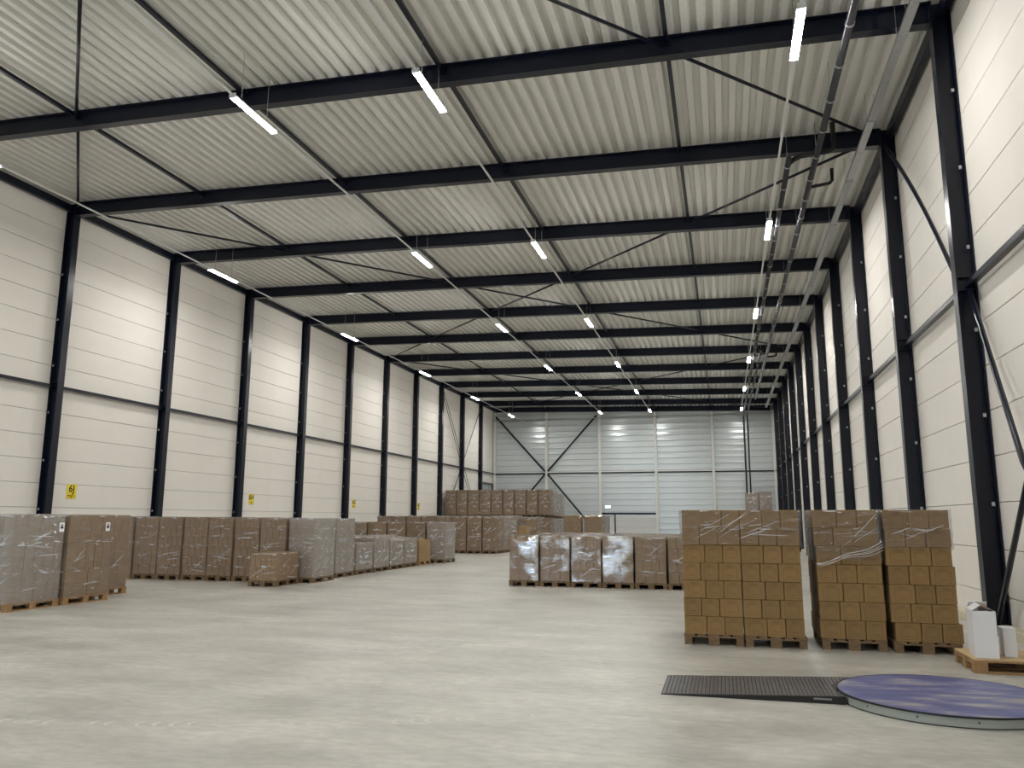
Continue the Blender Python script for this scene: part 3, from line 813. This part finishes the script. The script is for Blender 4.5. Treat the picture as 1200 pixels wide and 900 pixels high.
# next row across, two deep
for i in range(8):
    load('wrapped carton pallet in the farther left row, %s counting from the aisle' % ORD[i+1], -11.41-.82*i, 39.25, 1.80 if i < 3 else 1.84, nz=6, seed=54+i % 3, fm='film', group='farther left row of pallets', mat='carton_dull')
for i in range(8):
    load('wrapped carton pallet just behind the farther left row, %s from the aisle' % ORD[i+1], -11.40-.82*i, 40.5, 1.86, nz=6, seed=54+i % 3, fm='film_thick', group='farther left row of pallets', mat='carton_dull')
# block two loads high
HW = .826
for i in range(9):
    x = -11.19-HW/2-i*HW
    for lev in (0, 1):
        load('wrapped carton pallet in double height block front, %s layer, %s from right' % (('lower', 'upper')[lev], ORD[i+1]), x, 52.7, 1.80, w=.80, z=lev*1.86, nz=6, seed=60+(i*2+lev) % 4, mat='carton_dull' if i < 5 else 'carton_wrapped', group='double height pallet block', fm='film')
for r in range(1, 4):
    for lev in (0, 1):
        load('wrapped carton pallet at double height block right end, %s layer, %s row back' % (('lower', 'upper')[lev], ORD[r+1]), -11.603, 52.7+1.27*r, 1.78-.03*r, w=.80, z=lev*(1.84-.03*r), nz=6, seed=60+r, fm='film_thick', group='double height pallet block')
# loads right of the block
for r in range(4):
    for i, x in enumerate((-9.35, -8.02)):
        if r > 0 and i == 0: continue
        load('wrapped carton pallet %s right of the double height block, %s row back' % (('just', 'farther')[i], ORD[r+1]), x, 50.45+.95*r, 1.95, w=.8, d=1.15, rz=HP, nx=3, ny=4, nz=6, seed=66+r % 2, fm='film' if r == 0 else 'film_thick', mat='carton_yellow' if r == 0 else 'carton_wrapped', group='far pallets by the end door')
load('wrapped carton pallet in front of the double height block, left one of three', -12.0, 45.6, 1.90, nz=6, seed=69, fm='film_thick', group='loads before the double height block')
load('wrapped carton pallet in front of the double height block, right one of three', -10.86, 45.6, 1.72, nz=6, seed=70, fm='film', group='loads before the double height block', mat='carton_yellow')
load('small golden carton pallet before the double height block, lowest of three', -10.95, 43.9, 1.32, w=.5, d=.8, nx=2, ny=2, nz=4, seed=71, wrap=False, mat='carton_yellow', name='pallet_load', group='loads before the double height block')
# far stacks on the right
for i, (x, t) in enumerate(((1.74, 1.70), (2.58, 1.74))):
    for lev in (0, 1):
        load('wrapped carton pallet far right behind the tall stacks, %s stack, %s layer' % (('left', 'right')[i], ('lower', 'upper')[lev]), x, 54.6, t, z=lev*(t+.03), nx=2, ny=3, nz=5, seed=72+i, fm='film_thick', group='far right double stacks')
# block in the middle of the hall
for r in range(4):
    for i in range(7):
        if r > 0:
            load('low wrapped carton pallet in the middle block, %s row back, %s from the left' % (ORD[r+1], ORD[i+1]), -5.09+.815*i, 20.99+1.23*r, 1.27, nx=3, ny=3, nz=4, seed=76+(i+r) % 3, fm='film', group='middle block of pallets')
        else:
            load('glossy film wrapped carton pallet in the front of the middle block, %s from the left' % ORD[i+1], -5.09+.815*i, 20.98-.05*(i > 2), 1.28-.004*i, detail=True, nx=3, ny=4, nz=4, faces='F', seed=80+i, fm='film_gloss' if i < 4 else 'film', group='middle block of pallets')

# ------------------------------------------------------------------ open carton stacks on the right
CH = (1.835-PZ)/7
STK = [('leftmost stack', -.60, 11.62, .79), ('second stack', .195, 11.60, .78), ('third stack', 1.18, 11.66, .82), ('rightmost stack', 2.06, 11.62, .80)]
for si, (sn, x0, y0, w) in enumerate(STK):
    p = tag(empty('pallet', (x0+.4+(-.01, .01, .01, .01)[si], y0+.6+.01, 0)), 'worn wooden pallet under the %s of printed cartons at right' % sn, 'pallet', 'pallets under the printed carton stacks')
    link('stringer', _pm['wood_old']['stringer'], p); fill_pallet(p, _pm['wood_old'])
    R = random.Random(100+si)
    wide, nar = w*.384, w*.308
    dep = .295
    for k in range(7):
        z = PZ+.001+k*CH
        pat = (wide, nar, nar) if k % 2 == 0 else (nar, nar, wide)
        ox = R.uniform(-.012, .012)*(.25 if si < 2 else 1)+(.02 if si == 3 and k == 0 else 0)-(.006*k if si in (2, 3) else 0)*.6
        x = x0+ox
        for j, a in enumerate(pat):
            g = R.uniform(0, .004)
            c = link('printed_carton', bevbox(round(a,3)-.008, dep-.006, CH-.003, 'carton_printed', .005), None, (x+a/2, y0+dep/2+R.uniform(-.008, .006), z), (0, 0, R.uniform(-.012, .012)))
            tag(c, 'printed carton, %s of three, %s layer up, front of the %s' % (('left', 'middle', 'right')[j], ORD[k+1], sn), 'carton', 'printed cartons on the right stacks')
            x += a
        if si >= 2:
            for r in range(1, 4):
                c = link('printed_carton', bevbox(round(nar,3)-.008, dep-.012, CH-.003, 'carton_printed', .005), None, (x0+ox+nar/2, y0+dep*(r+.5)+R.uniform(-.004,.004), z))
                tag(c, 'printed carton on left flank of the %s, %s layer up, %s row back' % (sn, ORD[k+1], ORD[r+1]), 'carton', 'printed cartons on the right stacks')
    mb = MB()
    xa = x0+(nar if si >= 2 else 0)
    for k in range(7):
        z = PZ+.001+k*CH; ox = -.0036*k if si >= 2 else 0
        n = 2 if si >= 2 else 3
        cw = (x0+w-xa)/n
        for r in range(1, 4):
            for i in range(n):
                mb.box(xa+ox+i*cw+.02*(i == 0 and si >= 2)+.008, xa+ox+(i+1)*cw-.008, y0+dep*r+.012, y0+dep*(r+1)-.004, z, z+CH-.003)
    co = tag(link('carton_filling', mb.mesh('filling', 'carton_printed')), 'brown cartons hidden behind the front of the %s' % sn, 'cartons', 'cartons behind the stack fronts'); stuff(co)
    zb = [PZ+5*CH+.0, PZ+5*CH-.01, PZ+4.3*CH, PZ+4.9*CH][si]
    if si == 0: continue
    fw, fx = (1.585+.05, .19) if si == 1 else (w+.05, x0+w/2-.018)
    f = link('stretch_film', film_mesh(fw, dep*4+.06, zb, 1.842, 'film_thin', 11+si, top=False, wob=.004, ragged=.03, nu=9, nz=8), None, (fx, y0+dep*2, 0))
    tag(f, 'wrinkled clear stretch film around the top cartons of the %s' % ('two joined left stacks' if si == 1 else sn), 'film', 'film around the printed carton stacks')
    stuff(link('film_fold_glint', fold_glint_mesh(fw, dep*4+.06, zb+.03, 1.84, 7, 90+si, {1: 3.4, 2: 1.6, 3: 1.0}[si], .005, 'F'), f))  # glints of the top film, modelled as white ribbons
# loose film strand across the third stack
strand = MB()
for (za, zc, r) in ((1.13, 1.42, .004), (1.10, 1.38, .0025), (1.14, 1.34, .003), (1.12, 1.3, .0025)):
    strand.tube([(1.17+.84*t, 11.605-.012*math.sin(3.1*t), za+(zc-za)*(t**1.3)+.02*math.sin(9*t+za*9)) for t in [i/10 for i in range(11)]], r, 5)
plain('strand', (.8,.8,.82), .2)
tag(link('film_strand', strand.mesh('strand', 'strand')), 'twisted shiny film strand slanting across the third stack', 'film')

# ------------------------------------------------------------------ small pallet with white boxes
sp = tag(empty('pallet', (3.25, 10.76, 0), HP), 'wooden pallet with a board on top at the right edge, carrying white boxes', 'pallet')
link('stringer', _pm['wood']['stringer'], sp); fill_pallet(sp, _pm['wood'])
link('cover_board', MB().box(-.395,.395,-.6,.6,.144,.158).mesh('cover', 'plywood'), sp)
def open_box(name, loc, w, d, h, rz, label, flaps=True):
    b = tag(empty(name, loc, rz), label, 'box', 'white cardboard boxes')
    t = .005
    mb = MB().box(-w/2,w/2,-d/2,d/2,0,t).box(-w/2,w/2,-d/2,-d/2+t,t,h).box(-w/2,w/2,d/2-t,d/2,t,h).box(-w/2,-w/2+t,-d/2+t,d/2-t,t,h).box(w/2-t,w/2,-d/2+t,d/2-t,t,h)
    link('box_body', mb.mesh('body', 'white_card'), b)
    if flaps:
        link('flap', MB().prism([(-w/2, h), (-w/2+.005, h), (-w/2+.095, h+.06), (-w/2+.09, h+.066)], 'y', -d/2+.01, d/2-.06).mesh('flap', 'white_card'), b)
        link('flap', MB().prism([(w/2, h), (w/2-.005, h), (w/2-.115, h+.035), (w/2-.115, h+.041)], 'y', -d/2+.08, d/2-.01).mesh('flap', 'inside_card'), b)
        link('flap', MB().prism([(d/2, h), (d/2-.005, h), (d/2-.05, h+.07), (d/2-.045, h+.074)], 'x', -w/2+.02, w/2-.02).mesh('flap', 'white_card'), b)
    else:
        link('lid', MB().box(-w/2-.004,w/2+.004,-d/2-.004,d/2+.004,h,h+.005).mesh('lid', 'white_card'), b)
    return b
open_box('white_box', (2.835, 10.62, .159), .24, .40, .52, -.10, 'tall open white cardboard box standing on the right pallet')
open_box('white_box', (3.12, 10.72, .159), .13, .26, .31, -.1, 'small white cardboard box behind the tall open box', False)

# ------------------------------------------------------------------ pallet wrapping turntable and ramp
TC = (1.93, 8.60); TR = .93; TH = .095
def ring(r0, r1, z0, z1, n=72):
    mb = MB()
    for i in range(n):
        a = 2*math.pi*i/n; c, s = math.cos(a), math.sin(a)
        mb.v += [(r0*c,r0*s,z0),(r1*c,r1*s,z0),(r1*c,r1*s,z1),(r0*c,r0*s,z1)]
    for i in range(n):
        j = (i+1) % n
        for q in range(4): mb.f.append((i*4+q, i*4+(q+1) % 4, j*4+(q+1) % 4, j*4+q))
    return mb
def dsc(r, z0, z1, n=72):
    return MB().prism([(r*math.cos(2*math.pi*i/n), r*math.sin(2*math.pi*i/n)) for i in range(n)], 'z', z0, z1)
tt = tag(empty('wrapping_turntable', (TC[0], TC[1], 0)), 'round worn blue turntable plate of a pallet wrapper on the floor', 'turntable')
link('turntable_plate', dsc(TR, TH-.012, TH).mesh('plate', 'disc_blue'), tt)
link('edge_trim', ring(TR, TR+.012, TH-.014, TH+.001).mesh('edge', 'rubber'), tt)
link('skirt', ring(TR-.03, TR-.004, .008, TH-.014).mesh('skirt', 'skirt_grey'), tt)
link('foot_ring', ring(TR-.06, TR+.003, 0, .008).mesh('foot', 'rubber'), tt)
sc = MB().tube([(0,0,0),(0,0,.002)], .012, 8).mesh('screw', 'steel_bare')
for i, (a, r) in enumerate([(.5,.4),(2.6,.45),(3.6,.5),(4.4,.62),(5.5,.5),(1.4,.6),(3.1,.22)]):
    link('screw', sc, tt, (r*math.cos(a), r*math.sin(a), TH-.0005))
sk = MB().tube([(0,0,0),(0,.004,0)], .008, 8).mesh('skirt_screw', 'rubber')
for a in (3.75, 4.25, 4.75, 5.25):
    link('skirt_screw', sk, tt, ((TR-.004)*math.cos(a), (TR-.004)*math.sin(a)-.002, .05), (0,0,a+HP))
rp = tag(empty('loading_ramp', (-.68, 8.80, 0)), 'long dark ribbed steel ramp leading up to the blue turntable', 'ramp')
RL, RWD, RH = 1.93, .98, .082
# near the disc the ramp end is cut to the circle
def rx(y):
    dy = (8.80+y)-TC[1]; return TC[0]-math.sqrt(max(0, (TR+.02)**2-dy*dy))+.68
def side(y0, y1, n=10):
    ys = [y0+(y1-y0)*i/n for i in range(n+1)]
    return ys
mb = MB(); ys = side(-RWD/2, RWD/2, 16); n = len(ys)
sl = lambda x: .006+(RH-.006)*min(1, x/RL)
for y in ys: mb.v += [(0,y,0),(rx(y),y,0),(rx(y),y,sl(rx(y))),(0,y,.006)]
for i in range(n-1):
    for q in range(4): mb.f.append((i*4+q, i*4+(q+1) % 4, i*4+4+(q+1) % 4, i*4+4+q))
mb.f.append((0,1,2,3)); mb.f.append(tuple((n-1)*4+q for q in (3,2,1,0)))
body = link('ramp_body', mb.mesh('ramp', 'rubber'), rp)
k = 0
x = .012
while x < 1.98:
    # tread strips across the ramp, clipped where the disc begins
    yy = [y for y in [RWD/2-.01-i*.02 for i in range(49)] if rx(y) > x+.045]
    if len(yy) > 2:
        runs = []; cur = [yy[0]]
        for a in yy[1:]:
            if cur[-1]-a > .03: runs.append(cur); cur = [a]
            else: cur.append(a)
        runs.append(cur)
        for rn in runs:
            if len(rn) < 2: continue
            m2 = MB().prism([(x, sl(x)), (x+.030, sl(x+.03)), (x+.026, sl(x)+.0055), (x+.004, sl(x)+.0055)], 'y', min(rn), max(rn))
            link('tread_strip', m2.mesh('tread', 'ramp_steel'), rp)
    x += .038
link('handle', MB().box(1.42, 1.58, -RWD/2-.006, -RWD/2, .035, .05).mesh('handle', 'steel_bare'), rp)
